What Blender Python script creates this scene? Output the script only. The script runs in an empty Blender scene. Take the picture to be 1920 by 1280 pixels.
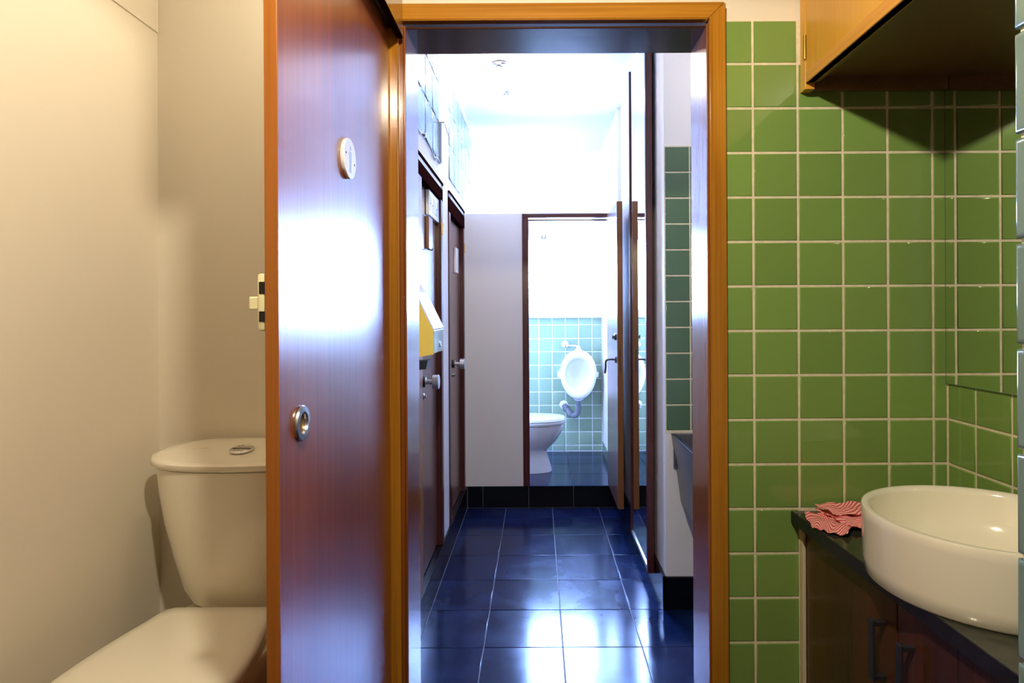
import bpy, bmesh, math, random
from mathutils import Vector, Matrix
random.seed(7)
D, SC = bpy.data, bpy.context.scene
COL = SC.collection
R = math.radians

# ------------------------------------------------------------------ camera, sky, lights, exposure
cam = D.cameras.new('camera'); cam.sensor_width = 36; cam.lens = 36*1174/1920
cam.shift_x = -48/1920; cam.shift_y = -54/1920; cam.clip_start = .02
cam_o = D.objects.new('camera', cam); COL.objects.link(cam_o)
cam_o.matrix_world = Matrix.Translation((0, 0, 1.3)) @ Matrix.Rotation(R(90), 4, 'X') @ Matrix.Rotation(R(-.3), 4, 'Z')
SC.camera = cam_o

world = D.worlds.new('sky'); SC.world = world; world.use_nodes = True
world.node_tree.nodes['Background'].inputs[0].default_value = (.34, .50, 1.0, 1)
world.node_tree.nodes['Background'].inputs[1].default_value = 190

def light(name, kind, loc, energy, color, size=.05, rot=(0, 0, 0), size_y=None, portal=False):
    l = D.lights.new(name, kind); l.energy = energy; l.color = color
    if kind == 'AREA':
        l.shape = 'RECTANGLE'; l.size = size; l.size_y = size_y or size
        l.cycles.is_portal = portal
    else:
        l.shadow_soft_size = size
    o = D.objects.new(name, l); COL.objects.link(o); o.location = loc; o.rotation_euler = rot
    return o
wl_ = light('washroom_lamp', 'SPOT', (-.03, .38, 2.22), 74, (1.0, .88, .66), .03)
light('toilet_cubicle_lamp', 'POINT', (-.50, 1.46, 2.40), 6, (1.0, .88, .66), .06)
light('added_pillar_fill', 'POINT', (.98, 2.15, 2.52), 5, (1.0, .90, .80), .05)  # unseen light added to brighten the tiled pillar wall
wl_.data.spot_size = R(176); wl_.data.spot_blend = .08
light('window_portal', 'AREA', (.03, 5.34, 1.62), 1, (1, 1, 1), .94, (R(-90), 0, 0), .60, portal=True)

vs = SC.view_settings
SC.display_settings.display_device = 'sRGB'
vs.view_transform = 'Standard'; vs.look = 'None'; vs.gamma = 1; vs.use_curve_mapping = False
vs.exposure = 0.0
SC.cycles.max_bounces = 10; SC.cycles.diffuse_bounces = 6; SC.cycles.glossy_bounces = 6
SC.cycles.transparent_max_bounces = 12
SC.cycles.sample_clamp_indirect = 60
SC.cycles.caustics_reflective = False

# ------------------------------------------------------------------ materials
def srgb(r, g, b):
    f = lambda c: c/12.92 if c <= .04045 else ((c+.055)/1.055)**2.4
    return (f(r/255), f(g/255), f(b/255), 1)

def base_mat(name):
    m = D.materials.new(name); m.use_nodes = True
    nt = m.node_tree
    return m, nt, nt.nodes['Principled BSDF']

def plain(name, col, rough=.5, metal=0., spec=.5, coat=0., noise=0., nscale=30, bump=0., bscale=200, vary=0.):
    m, nt, p = base_mat(name)
    p.inputs['Base Color'].default_value = col
    p.inputs['Roughness'].default_value = rough
    p.inputs['Metallic'].default_value = metal
    p.inputs['Specular IOR Level'].default_value = spec
    p.inputs['Coat Weight'].default_value = coat
    p.inputs['Coat Roughness'].default_value = .04
    N, L = nt.nodes, nt.links
    tc = N.new('ShaderNodeTexCoord')
    last = None
    if noise:
        n = N.new('ShaderNodeTexNoise'); n.inputs['Scale'].default_value = nscale; n.inputs['Detail'].default_value = 5
        L.new(tc.outputs['Object'], n.inputs['Vector'])
        r = N.new('ShaderNodeValToRGB')
        r.color_ramp.elements[0].position = .3; r.color_ramp.elements[1].position = .7
        r.color_ramp.elements[0].color = tuple(c*(1-noise) for c in col[:3])+(1,)
        r.color_ramp.elements[1].color = tuple(min(1, c*(1+noise*.6)) for c in col[:3])+(1,)
        L.new(n.outputs['Fac'], r.inputs['Fac']); last = r.outputs['Color']
    if vary:
        oi = N.new('ShaderNodeObjectInfo')
        mr = N.new('ShaderNodeMapRange'); mr.inputs['To Min'].default_value = 1-vary; mr.inputs['To Max'].default_value = 1+vary
        L.new(oi.outputs['Random'], mr.inputs['Value'])
        h = N.new('ShaderNodeHueSaturation'); h.inputs['Color'].default_value = col
        if last: L.new(last, h.inputs['Color'])
        L.new(mr.outputs['Result'], h.inputs['Value']); last = h.outputs['Color']
    if last: L.new(last, p.inputs['Base Color'])
    if bump:
        n = N.new('ShaderNodeTexNoise'); n.inputs['Scale'].default_value = bscale; n.inputs['Detail'].default_value = 3
        L.new(tc.outputs['Object'], n.inputs['Vector'])
        b = N.new('ShaderNodeBump'); b.inputs['Strength'].default_value = bump; b.inputs['Distance'].default_value = .002
        L.new(n.outputs['Fac'], b.inputs['Height']); L.new(b.outputs['Normal'], p.inputs['Normal'])
    return m

def wood(name, dark, light_, rough=.3, axis='Z', scale=9, coat=0., spec=.5, fine=.35, rvar=.08):
    m, nt, p = base_mat(name)
    N, L = nt.nodes, nt.links
    tc = N.new('ShaderNodeTexCoord')
    def nz(s, stretch, det, dist=0):
        mp = N.new('ShaderNodeMapping')
        sc = [s, s, s]; sc['XYZ'.index(axis)] = s*stretch
        mp.inputs['Scale'].default_value = sc
        n = N.new('ShaderNodeTexNoise'); n.inputs['Scale'].default_value = 1; n.inputs['Detail'].default_value = det
        n.inputs['Distortion'].default_value = dist
        L.new(tc.outputs['Object'], mp.inputs['Vector']); L.new(mp.outputs['Vector'], n.inputs['Vector'])
        return n
    a = nz(scale, .05, 6, .4); f = nz(scale*18, .012, 3)
    mx = N.new('ShaderNodeMix'); mx.data_type = 'FLOAT'; mx.inputs[0].default_value = fine
    L.new(a.outputs['Fac'], mx.inputs[2]); L.new(f.outputs['Fac'], mx.inputs[3])
    r = N.new('ShaderNodeValToRGB')
    r.color_ramp.elements[0].position = .34; r.color_ramp.elements[1].position = .66
    r.color_ramp.elements[0].color = dark; r.color_ramp.elements[1].color = light_
    L.new(mx.outputs[0], r.inputs['Fac']); L.new(r.outputs['Color'], p.inputs['Base Color'])
    mr = N.new('ShaderNodeMapRange'); mr.inputs['To Min'].default_value = max(.02, rough-rvar); mr.inputs['To Max'].default_value = rough+rvar
    L.new(f.outputs['Fac'], mr.inputs['Value']); L.new(mr.outputs['Result'], p.inputs['Roughness'])
    p.inputs['Specular IOR Level'].default_value = spec
    p.inputs['Coat Weight'].default_value = coat; p.inputs['Coat Roughness'].default_value = .08
    b = N.new('ShaderNodeBump'); b.inputs['Strength'].default_value = .06; b.inputs['Distance'].default_value = .001
    L.new(f.outputs['Fac'], b.inputs['Height']); L.new(b.outputs['Normal'], p.inputs['Normal'])
    return m

M = {}
M['cream'] = plain('cream_plaster', srgb(228, 220, 203), .6, spec=.3, bump=.12, bscale=90)
M['white'] = plain('white_plaster', srgb(240, 238, 236), .55, spec=.3, bump=.15, bscale=80)
M['ceiling'] = plain('ceiling_paint', srgb(222, 223, 228), .7, spec=.2)
M['grout'] = plain('cream_grout', srgb(226, 215, 186), .75, noise=.12, nscale=60, bump=.2)
M['grout_white'] = plain('white_grout', srgb(228, 232, 232), .7, noise=.06)
M['grout_dark'] = plain('grey_floor_grout', srgb(120, 125, 140), .6)
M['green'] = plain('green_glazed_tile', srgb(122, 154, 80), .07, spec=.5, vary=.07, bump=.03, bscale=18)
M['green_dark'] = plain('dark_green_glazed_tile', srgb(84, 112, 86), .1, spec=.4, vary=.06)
M['teal'] = plain('teal_glazed_tile', srgb(142, 166, 140), .08, spec=.5, vary=.06, bump=.03, bscale=18)
M['teal_grey'] = plain('grey_green_glazed_tile', srgb(110, 130, 122), .12, spec=.5, vary=.05)
M['glassblock'] = plain('frosted_glass_block', srgb(126, 152, 158), .12, spec=.6, noise=.10, nscale=55, bump=.5, bscale=60, vary=.04)
M['black'] = plain('black_stone_tile', (.004, .005, .009, 1), .2, spec=.25, noise=.3, nscale=12)
M['mahogany'] = wood('mahogany_veneer', srgb(114, 54, 26), srgb(160, 86, 44), .33, scale=7, fine=.55, spec=.6, rvar=.04, coat=1)
for m_ in ('mahogany',):
    p_ = M[m_].node_tree.nodes['Principled BSDF']; p_.inputs['Coat IOR'].default_value = 1.5; p_.inputs['Coat Roughness'].default_value = .25; p_.inputs['Coat Weight'].default_value = .68
M['orange'] = wood('orange_lipping', srgb(120, 68, 18), srgb(160, 94, 34), .35, scale=9)
M['gold'] = wood('golden_varnished_wood', srgb(148, 94, 22), srgb(196, 138, 44), .16, scale=10, coat=.4)
M['gold_h'] = wood('golden_varnished_wood_across', srgb(148, 94, 22), srgb(196, 138, 44), .16, axis='X', scale=10, coat=.4)
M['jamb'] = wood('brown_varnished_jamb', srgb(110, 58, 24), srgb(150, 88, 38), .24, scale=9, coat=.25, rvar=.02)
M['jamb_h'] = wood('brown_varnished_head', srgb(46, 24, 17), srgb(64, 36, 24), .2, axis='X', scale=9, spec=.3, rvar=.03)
M['redwood'] = wood('dark_red_frame_wood', srgb(66, 28, 26), srgb(92, 44, 38), .28, scale=9)
M['redwood_h'] = wood('dark_red_frame_wood_across', srgb(66, 28, 26), srgb(92, 44, 38), .28, axis='X', scale=9)
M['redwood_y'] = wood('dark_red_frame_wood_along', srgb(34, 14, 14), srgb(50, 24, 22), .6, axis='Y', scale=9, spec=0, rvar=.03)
M['doorbrown'] = wood('brown_cubicle_door', srgb(98, 66, 58), srgb(124, 88, 78), .25, scale=12, fine=.5, rvar=.05)
M['brownedge'] = wood('brown_door_lipping', srgb(120, 76, 36), srgb(150, 100, 54), .3, scale=9)
M['vanity'] = wood('dark_vanity_veneer', srgb(56, 30, 18), srgb(90, 50, 30), .3, scale=6)
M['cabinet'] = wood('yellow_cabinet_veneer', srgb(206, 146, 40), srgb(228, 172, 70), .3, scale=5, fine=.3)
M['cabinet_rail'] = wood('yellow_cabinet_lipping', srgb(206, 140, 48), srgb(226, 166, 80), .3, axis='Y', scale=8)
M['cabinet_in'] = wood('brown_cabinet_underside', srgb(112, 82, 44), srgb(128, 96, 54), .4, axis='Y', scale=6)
M['ceramic'] = plain('cream_ceramic', srgb(236, 230, 212), .12, coat=.3, spec=.5)
M['ceramic_w'] = plain('white_ceramic', srgb(236, 238, 242), .1, coat=.3)
M['plastic_cream'] = plain('cream_plastic', srgb(222, 212, 170), .4)
M['plastic_w'] = plain('white_plastic', srgb(236, 236, 236), .3)
M['plastic_y'] = plain('yellow_plastic', srgb(250, 216, 92), .35)
M['plastic_ice'] = plain('pale_translucent_plastic', srgb(200, 220, 220), .12, coat=.3)
M['plastic_k'] = plain('black_plastic', srgb(26, 22, 24), .35)
M['pvc'] = plain('grey_pipe', srgb(112, 116, 126), .3)
M['chrome'] = plain('chrome', (.78, .78, .80, 1), .12, metal=1)
M['steel'] = plain('brushed_steel', (.55, .55, .57, 1), .3, metal=1)
M['satin'] = plain('satin_metal', (.52, .54, .60, 1), .38, metal=.75)
M['brass'] = plain('brass', srgb(206, 160, 80), .25, metal=1)
M['darkmetal'] = plain('dark_metal', (.09, .09, .11, 1), .3, metal=.8)
M['stone'] = plain('dark_green_stone', srgb(54, 56, 46), .14, noise=.55, nscale=35)
M['stone_edge'] = plain('near_black_stone', srgb(28, 25, 34), .4, noise=.4, nscale=40)
M['trough'] = plain('grey_stone', srgb(92, 92, 98), .3, noise=.3, nscale=60)
M['sign'] = plain('white_enamel', srgb(236, 238, 240), .2, coat=.3)
M['sign_blue'] = plain('pale_blue_print', srgb(168, 190, 216), .25)
M['ink'] = plain('black_print', srgb(22, 22, 28), .5)
M['mirror'] = plain('silvered_mirror', (.92, .94, .93, 1), .005, metal=1)
M['mirror_edge'] = plain('green_glass_edge', srgb(86, 110, 90), .1)
M['caulk'] = plain('beige_caulk', srgb(214, 200, 166), .7)

def pane_mat():
    m = D.materials.new('window_glass'); m.use_nodes = True
    nt = m.node_tree; N, L = nt.nodes, nt.links
    N.remove(N['Principled BSDF'])
    t = N.new('ShaderNodeBsdfTransparent'); g = N.new('ShaderNodeBsdfGlossy'); g.inputs['Roughness'].default_value = .05
    t.inputs['Color'].default_value = (.95, .97, .97, 1)
    f = N.new('ShaderNodeFresnel'); f.inputs['IOR'].default_value = 1.45
    mx = N.new('ShaderNodeMixShader')
    L.new(f.outputs[0], mx.inputs[0]); L.new(t.outputs[0], mx.inputs[1]); L.new(g.outputs[0], mx.inputs[2])
    L.new(mx.outputs[0], N['Material Output'].inputs['Surface'])
    return m
M['glass'] = pane_mat()

def floor_mat():
    m, nt, p = base_mat('black_tile_daylight_tint'); N, L = nt.nodes, nt.links
    tc = N.new('ShaderNodeTexCoord'); oi = N.new('ShaderNodeObjectInfo')
    ad = N.new('ShaderNodeVectorMath'); ad.operation = 'ADD'
    L.new(tc.outputs['Object'], ad.inputs[0]); L.new(oi.outputs['Location'], ad.inputs[1])
    n = N.new('ShaderNodeTexNoise'); n.inputs['Scale'].default_value = 5; n.inputs['Detail'].default_value = 6; n.inputs['Roughness'].default_value = .55
    L.new(ad.outputs[0], n.inputs['Vector'])
    s = N.new('ShaderNodeTexNoise'); s.inputs['Scale'].default_value = 220; s.inputs['Detail'].default_value = 2
    L.new(ad.outputs[0], s.inputs['Vector'])
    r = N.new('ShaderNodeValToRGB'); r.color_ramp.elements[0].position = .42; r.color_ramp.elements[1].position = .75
    r.color_ramp.elements[0].color = (.003, .010, .050, 1); r.color_ramp.elements[1].color = (.012, .028, .10, 1)  # black tile; blue daylight reflection put into base colour and specular tint
    L.new(n.outputs['Fac'], r.inputs['Fac']); L.new(r.outputs['Color'], p.inputs['Base Color'])
    mr = N.new('ShaderNodeMapRange'); mr.inputs['From Min'].default_value = .35; mr.inputs['From Max'].default_value = .75
    mr.inputs['To Min'].default_value = .13; mr.inputs['To Max'].default_value = .22
    p.inputs['Coat Weight'].default_value = .07; p.inputs['Coat Roughness'].default_value = .33
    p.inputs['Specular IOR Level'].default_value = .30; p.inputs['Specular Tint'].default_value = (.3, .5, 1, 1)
    L.new(n.outputs['Fac'], mr.inputs['Value']); L.new(mr.outputs['Result'], p.inputs['Roughness'])
    b = N.new('ShaderNodeBump'); b.inputs['Strength'].default_value = .04; b.inputs['Distance'].default_value = .001
    L.new(s.outputs['Fac'], b.inputs['Height']); L.new(b.outputs['Normal'], p.inputs['Normal'])
    return m
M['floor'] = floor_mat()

def cloth_mat():
    m, nt, p = base_mat('pink_striped_cotton'); N, L = nt.nodes, nt.links
    tc = N.new('ShaderNodeTexCoord')
    w = N.new('ShaderNodeTexWave'); w.inputs['Scale'].default_value = 1.0; w.inputs['Distortion'].default_value = 0
    w.wave_type = 'BANDS'; w.bands_direction = 'X'
    L.new(tc.outputs['UV'], w.inputs['Vector'])
    r = N.new('ShaderNodeValToRGB'); r.color_ramp.elements[0].position = .3; r.color_ramp.elements[1].position = .7
    r.color_ramp.elements[0].color = srgb(214, 84, 94); r.color_ramp.elements[1].color = srgb(252, 196, 188)
    L.new(w.outputs['Fac'], r.inputs['Fac']); L.new(r.outputs['Color'], p.inputs['Base Color'])
    p.inputs['Roughness'].default_value = .9; p.inputs['Specular IOR Level'].default_value = .1
    return m
M['cloth'] = cloth_mat()

def emit(name, col, s):
    m = D.materials.new(name); m.use_nodes = True; nt = m.node_tree
    p = nt.nodes['Principled BSDF']
    p.inputs['Base Color'].default_value = (0, 0, 0, 1)
    p.inputs['Emission Color'].default_value = col; p.inputs['Emission Strength'].default_value = s
    return m
M['bulb'] = emit('lit_bulb', (1, .93, .8, 1), 40)

# ------------------------------------------------------------------ geometry helpers: geo = (verts, faces) in world coordinates
def add(*gs):
    V, F = [], []
    for v, f in gs:
        o = len(V); V += v; F += [[i+o for i in q] for q in f]
    return V, F

def box(x0, x1, y0, y1, z0, z1, bev=0, seg=2):
    if not bev:
        v = [(x, y, z) for z in (z0, z1) for y in (y0, y1) for x in (x0, x1)]
        return v, [[0, 2, 3, 1], [4, 5, 7, 6], [0, 1, 5, 4], [2, 6, 7, 3], [0, 4, 6, 2], [1, 3, 7, 5]]
    bm = bmesh.new(); bmesh.ops.create_cube(bm, size=1)
    for w in bm.verts:
        w.co = Vector(((x0+x1)/2+w.co.x*(x1-x0), (y0+y1)/2+w.co.y*(y1-y0), (z0+z1)/2+w.co.z*(z1-z0)))
    bmesh.ops.bevel(bm, geom=bm.edges[:], offset=bev, segments=seg, affect='EDGES', profile=.5)
    return dump(bm)

def dump(bm):
    bm.verts.index_update()
    g = ([tuple(v.co) for v in bm.verts], [[v.index for v in f.verts] for f in bm.faces])
    bm.free(); return g

def hexa(b, t):
    """prism between two quads: b and t are lists of four points"""
    n = len(b); v = list(b)+list(t)
    f = [list(range(n))[::-1], list(range(n, 2*n))]
    for i in range(n): f.append([i, (i+1) % n, n+(i+1) % n, n+i])
    return v, f

def loft(rings, cap0=True, cap1=True):
    n = len(rings[0]); v = [p for r in rings for p in r]; f = []
    for k in range(len(rings)-1):
        for i in range(n):
            j = (i+1) % n
            f.append([k*n+i, k*n+j, (k+1)*n+j, (k+1)*n+i])
    if cap0: f.append(list(range(n))[::-1])
    if cap1: f.append([(len(rings)-1)*n+i for i in range(n)])
    return v, f

def tube(path, r, n=12, cap=True):
    P = [Vector(p) for p in path]; rings = []
    t = (P[1]-P[0]).normalized()
    up = Vector((0, 0, 1)) if abs(t.z) < .9 else Vector((1, 0, 0))
    a = t.cross(up).normalized()
    for i, p in enumerate(P):
        if i == 0: t = (P[1]-P[0]).normalized()
        elif i == len(P)-1: t = (P[i]-P[i-1]).normalized()
        else: t = ((P[i+1]-P[i]).normalized()+(P[i]-P[i-1]).normalized()).normalized()
        a = (a-t*a.dot(t)).normalized(); b = t.cross(a)
        rr = r[i] if isinstance(r, (list, tuple)) else r
        rings.append([tuple(p+(a*math.cos(2*math.pi*k/n)+b*math.sin(2*math.pi*k/n))*rr) for k in range(n)])
    return loft(rings, cap, cap)

def rev(c, axis, prof, n=24):
    """turn profile [(r, h), ...] about an axis through c"""
    ax = Vector(axis).normalized(); u = ax.orthogonal().normalized(); w = ax.cross(u); c = Vector(c)
    rings = [[tuple(c+ax*h+(u*math.cos(2*math.pi*k/n)+w*math.sin(2*math.pi*k/n))*max(r, 1e-4)) for k in range(n)] for r, h in prof]
    return loft(rings)

def sup(cx, cy, a, b, z, n=40, e=2.0, front=1.0):
    """superellipse ring in a level plane; front scales the -y half"""
    out = []
    for k in range(n):
        t = 2*math.pi*k/n; c, s = math.cos(t), math.sin(t)
        x = a*math.copysign(abs(c)**(2/e), c); y = b*math.copysign(abs(s)**(2/e), s)
        out.append((cx+x, cy+(y*front if y < 0 else y), z))
    return out

def bez(pts, n=8):
    """smooth path through points (Catmull-Rom)"""
    P = [Vector(p) for p in pts]; P = [P[0]*2-P[1]]+P+[P[-1]*2-P[-2]]; out = []
    for i in range(1, len(P)-2):
        for k in range(n):
            t = k/n
            out.append(tuple(.5*((2*P[i])+(P[i+1]-P[i-1])*t+(2*P[i-1]-5*P[i]+4*P[i+1]-P[i+2])*t*t+(3*P[i]-P[i-1]-3*P[i+1]+P[i+2])*t**3)))
    out.append(tuple(P[-2])); return out

# ------------------------------------------------------------------ object helpers
def world_loc(o):
    v = Vector(o.location)
    return v+world_loc(o.parent) if o.parent else v

def mesh_obj(name, geo, mat, parent=None, smooth=False, origin=None, sub=0, angle=None):
    V, F = geo
    if parent is not None: origin = world_loc(parent) if origin is None else Vector(origin)
    elif origin is None:
        xs, ys, zs = zip(*V); origin = ((min(xs)+max(xs))/2, (min(ys)+max(ys))/2, min(zs))
    origin = Vector(origin)
    me = D.meshes.new(name); me.from_pydata([tuple(Vector(v)-origin) for v in V], [], F)
    bm = bmesh.new(); bm.from_mesh(me); bmesh.ops.recalc_face_normals(bm, faces=bm.faces[:]); bm.to_mesh(me); bm.free()
    me.materials.append(mat)
    if smooth:
        me.polygons.foreach_set('use_smooth', [True]*len(me.polygons))
        if smooth is not True: me.set_sharp_from_angle(angle=R(smooth))
    o = D.objects.new(name, me); COL.objects.link(o)
    if parent is not None:
        o.parent = parent; o.location = origin-world_loc(parent)
    else: o.location = origin
    if sub:
        md = o.modifiers.new('subdivision', 'SUBSURF'); md.levels = sub; md.render_levels = sub
    return o

def struct(name, geo, mat, label, cat=None, smooth=False):
    o = mesh_obj(name, geo, mat, smooth=smooth); o['kind'] = 'structure'; o['label'] = label
    if cat: o['category'] = cat
    return o

def thing(name, label, cat, loc, group=None, structure=False):
    o = D.objects.new(name, None); COL.objects.link(o); o.location = loc; o.empty_display_size = .1
    o['label'] = label; o['category'] = cat
    if group: o['group'] = group
    if structure: o['kind'] = 'structure'
    return o

def part(name, geo, mat, parent, label=None, smooth=False, sub=0):
    o = mesh_obj(name, geo, mat, parent, smooth, sub=sub)
    if label: o['label'] = label
    return o

def tag(o, label, cat, group=None):
    o['label'] = label; o['category'] = cat
    if group: o['group'] = group
    return o

# tiles: one mesh per size, front face along local -y, copies share the mesh
tile_cache = {}
ROT = {'-y': Matrix.Identity(3), '-x': Matrix.Rotation(R(-90), 3, 'Z'), '+x': Matrix.Rotation(R(90), 3, 'Z'),
       '+z': Matrix.Rotation(R(-90), 3, 'X')}
def tile_mesh(w, h, t, bev, mat):
    key = (round(w, 4), round(h, 4), t, bev, mat.name)
    if key not in tile_cache:
        a, b = w/2, h/2; i = bev; i2 = bev*.35
        v = []
        for (x, z, y) in ((a, b, t), (a, b, bev*.5), (a-i2, b-i2, bev*.18), (a-i, b-i, 0)):
            v += [(-x, y, -z), (x, y, -z), (x, y, z), (-x, y, z)]
        f = []
        for k in range(3):
            for q in range(4):
                j = (q+1) % 4
                f.append([k*4+q, k*4+j, (k+1)*4+j, (k+1)*4+q])
        f.append([12, 13, 14, 15])
        me = D.meshes.new('tile'); me.from_pydata(v, [], f)
        bm = bmesh.new(); bm.from_mesh(me); bmesh.ops.recalc_face_normals(bm, faces=bm.faces[:])
        bm.faces.ensure_lookup_table()
        if bm.faces[-1].normal.y > 0: bmesh.ops.reverse_faces(bm, faces=bm.faces[:])
        bm.to_mesh(me); bm.free()
        me.polygons.foreach_set('use_smooth', [True]*(len(me.polygons)-1)+[False])
        me.materials.append(mat); tile_cache[key] = me
    return tile_cache[key]

def tile(parent, center, w, h, mat, facing='-y', t=.006, bev=.003, tilt=.18, name='tile'):
    me = tile_mesh(w, h, t, bev, mat)
    o = D.objects.new(name, me); COL.objects.link(o); o.parent = parent
    o.location = Vector(center)-world_loc(parent)
    j = Matrix.Rotation(R(random.uniform(-tilt, tilt)), 3, 'X') @ Matrix.Rotation(R(random.uniform(-tilt, tilt)), 3, 'Z')
    o.rotation_euler = (ROT[facing] @ j).to_euler()
    return o

def tile_grid(parent, us, vs_, fixed, facing, mat, gap=.006, **k):
    """us, vs_: joint positions; facing gives the axes (u across, v up or deep)"""
    for a, b in zip(us[:-1], us[1:]):
        for c, d in zip(vs_[:-1], vs_[1:]):
            w, h = abs(b-a)-gap, abs(d-c)-gap
            if w < .008 or h < .008: continue
            u, v = (a+b)/2, (c+d)/2
            ctr = {'-y': (u, fixed, v), '-x': (fixed, u, v), '+x': (fixed, u, v), '+z': (u, v, fixed)}[facing]
            tile(parent, ctr, w, h, mat, facing, **k)

# ------------------------------------------------------------------ room shell
FW = 1.587                                       # glazed face of the doorway wall
CN, CC = 2.45, 2.66                              # ceilings: washroom, passage
struct('floor', box(-1.3, 1.35, -1.2, 1.66, -.1, 0), M['black'], 'dark floor of the front washroom', 'floor')
fl = struct('floor_passage', box(-.65, 1.4, 1.66, 4.3, -.1, -.004), M['grout_dark'], 'black tiled passage floor with pale joints and blue daylight reflections partly put into the colour', 'floor')
struct('floor_cubicle', box(-1.2, -.395, -.2, 1.83, 0, .13), M['black'], 'raised floor under the cream toilet', 'floor')
ux = [-.475]+[-.216+.3075*k for k in range(5)]+[1.25]
vy = [1.73, 1.819]+[2.126+.3072*k for k in range(7)]+[4.175]
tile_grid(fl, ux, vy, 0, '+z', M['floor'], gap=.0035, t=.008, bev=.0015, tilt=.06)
struct('ceiling', add(box(-1.3, 1.35, -1.2, 1.6, CN, CN+.1), box(-1.3, -.5, 1.6, 1.95, CN, CN+.1), box(-1.3, 1.4, 1.66, 5.5, CC, CC+.1), box(-1.3, 1.4, 1.592, 1.66, CN+.02, CC+.1)),
       M['ceiling'], 'white ceiling', 'ceiling')
struct('wall_rear', box(-1.25, 1.3, -1.15, -1.05, 0, CN), M['vanity'], 'unseen wall behind the viewer, made dark to cut bounce light', 'wall')  # out of view; dark veneer chosen to reduce fill light
wl = struct('wall_left', box(-1.25, -1.107, -1.1, 1.93, 0, CN), M['cream'], 'cream plaster wall left of the cream toilet', 'wall')
part('upper_panel', box(-1.107, -1.1035, -1.05, 1.829, 2.122, CN), M['cream'], wl)
struct('wall_cubicle_back', box(-1.2, -.54, 1.83, 1.95, 0, CN+.05), M['cream'], 'cream plaster wall behind the cream toilet', 'wall')
struct('wall_right', add(box(1.043, 1.25, .60, 1.66, 0, CN), box(1.2, 1.3, -1.1, .62, 0, CN)), M['cream'], 'washroom wall carrying the mirror above the basin', 'wall')
wr = [o for o in COL.objects if o.name == 'wall_right'][0]

# doorway wall with the green tiles
wf = struct('wall_front', add(box(.432, 1.10, 1.5925, 1.735, 0, CC), box(-.50, .432, 1.5925, 1.735, 2.04, CC),
                              box(-.50, -.345, 1.60, 1.735, 0, 2.04), box(1.1, 1.4, 1.60, 1.735, 0, CC)),
            M['cream'], 'wall with the open doorway, tiled green right of the door', 'wall')
part('grout', box(.474, 1.0425, 1.5888, 1.5925, 0, 2.038), M['grout'], wf)
cols = [.4755, .5484, .6621, .7758, .8895, 1.0032, 1.0395]
rows = [2.0385]+[1.9278-.1128*k for k in range(17)]
tile_grid(wf, cols[:3], rows, FW, '-y', M['green'])
tile_grid(wf, cols[2:], [r for r in rows if .7 < r < 1.95], FW, '-y', M['green'])
# right wall tiles below and behind the mirror
part('grout', box(1.0392, 1.043, .70, 1.588, 0.7, 1.95), M['grout'], wr)
tile_grid(wr, [1.586, 1.4856]+[1.4856-.1137*k for k in range(1, 7)], [r for r in rows if .75 < r < 1.16], 1.037, '-x', M['green'])
# jutting wall end close to the camera
wn = struct('wall_end', box(.523, 1.25, -.3, .672, 0, CN), M['cream'], 'jutting wall end with grey green tile edge at the right border', 'wall')
part('grout', box(.520, .523, -.3, .672, 0, 2.3), M['grout'], wn)
zr = [1.4868+.1128*k for k in range(7, -13, -1)]
tile_grid(wn, [.679, .566, .453], zr, .515, '+x' if False else '-x', M['teal_grey'], t=.008, bev=.005)

# passage walls
GL = -.485
wp = struct('wall_passage_left', add(box(-.545, GL, 1.735, 2.50, 0, CC), box(-.545, GL, 2.50, 3.17, 1.955, CC), box(-.545, GL, 3.17, 3.40, .144, CC),
                                     box(-.60, GL, 3.40, 4.60, 1.965, CC), box(-.60, GL, 4.17, 4.60, 0, 1.965), box(-.62, -.575, 2.4, 4.2, 0, 1.97)),
            M['white'], 'white passage wall with two cubicle doors and glass blocks', 'wall')
def blocks(zs, hs):
    part('mortar', box(GL-.01, GL+.001, zs[0], zs[-1], hs[0], hs[-1]), M['grout_white'], wp)
    tile_grid(wp, zs, hs, GL+.006, '+x', M['glassblock'], gap=.010, t=.008, bev=.006, tilt=.4, name='glass_block')
blocks([2.13, 2.32, 2.51, 2.70, 2.89, 3.085], [2.05, 2.236, 2.427, 2.615])
blocks([3.43+.19*k for k in range(7)], [2.035, 2.22, 2.41, 2.60])
st = struct('baseboard_left', box(-.62, -.481, 1.735, 4.178, 0, .136), M['grout_dark'], 'black tiled riser under the cubicle doors', 'baseboard')
tile_grid(st, [1.74, 1.819]+[2.126+.3072*k for k in range(7)]+[4.17], [.0, .144], -.475, '+x', M['black'], gap=.003, t=.006, bev=.0015, tilt=.05)
part('ledge', box(-.60, -.4755, 1.74, 4.17, .136, .145, .0015), M['black'], st)

struct('wall_passage_right', add(box(.5565, 1.3, 2.745, 4.18, 0, CC), box(1.25, 1.35, 1.735, 2.745, 0, CC)),
       M['white'], 'white wall block right of the passage with a tiled end', 'wall')
wq = [o for o in COL.objects if o.name == 'wall_passage_right'][0]
part('grout', box(.5575, 1.24, 2.741, 2.745, .77, 2.026), M['grout'], wq)
r2 = [2.0245-.1131*k for k in range(12)]
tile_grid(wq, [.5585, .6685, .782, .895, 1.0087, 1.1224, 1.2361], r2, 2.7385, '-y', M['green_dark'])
bb = struct('baseboard_right', add(box(.5425, 1.25, 2.733, 2.745, 0, .142), box(.5425, .5565, 2.733, 4.17, 0, .142)), M['black'], 'black tile skirting around the white wall block', 'baseboard')

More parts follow.
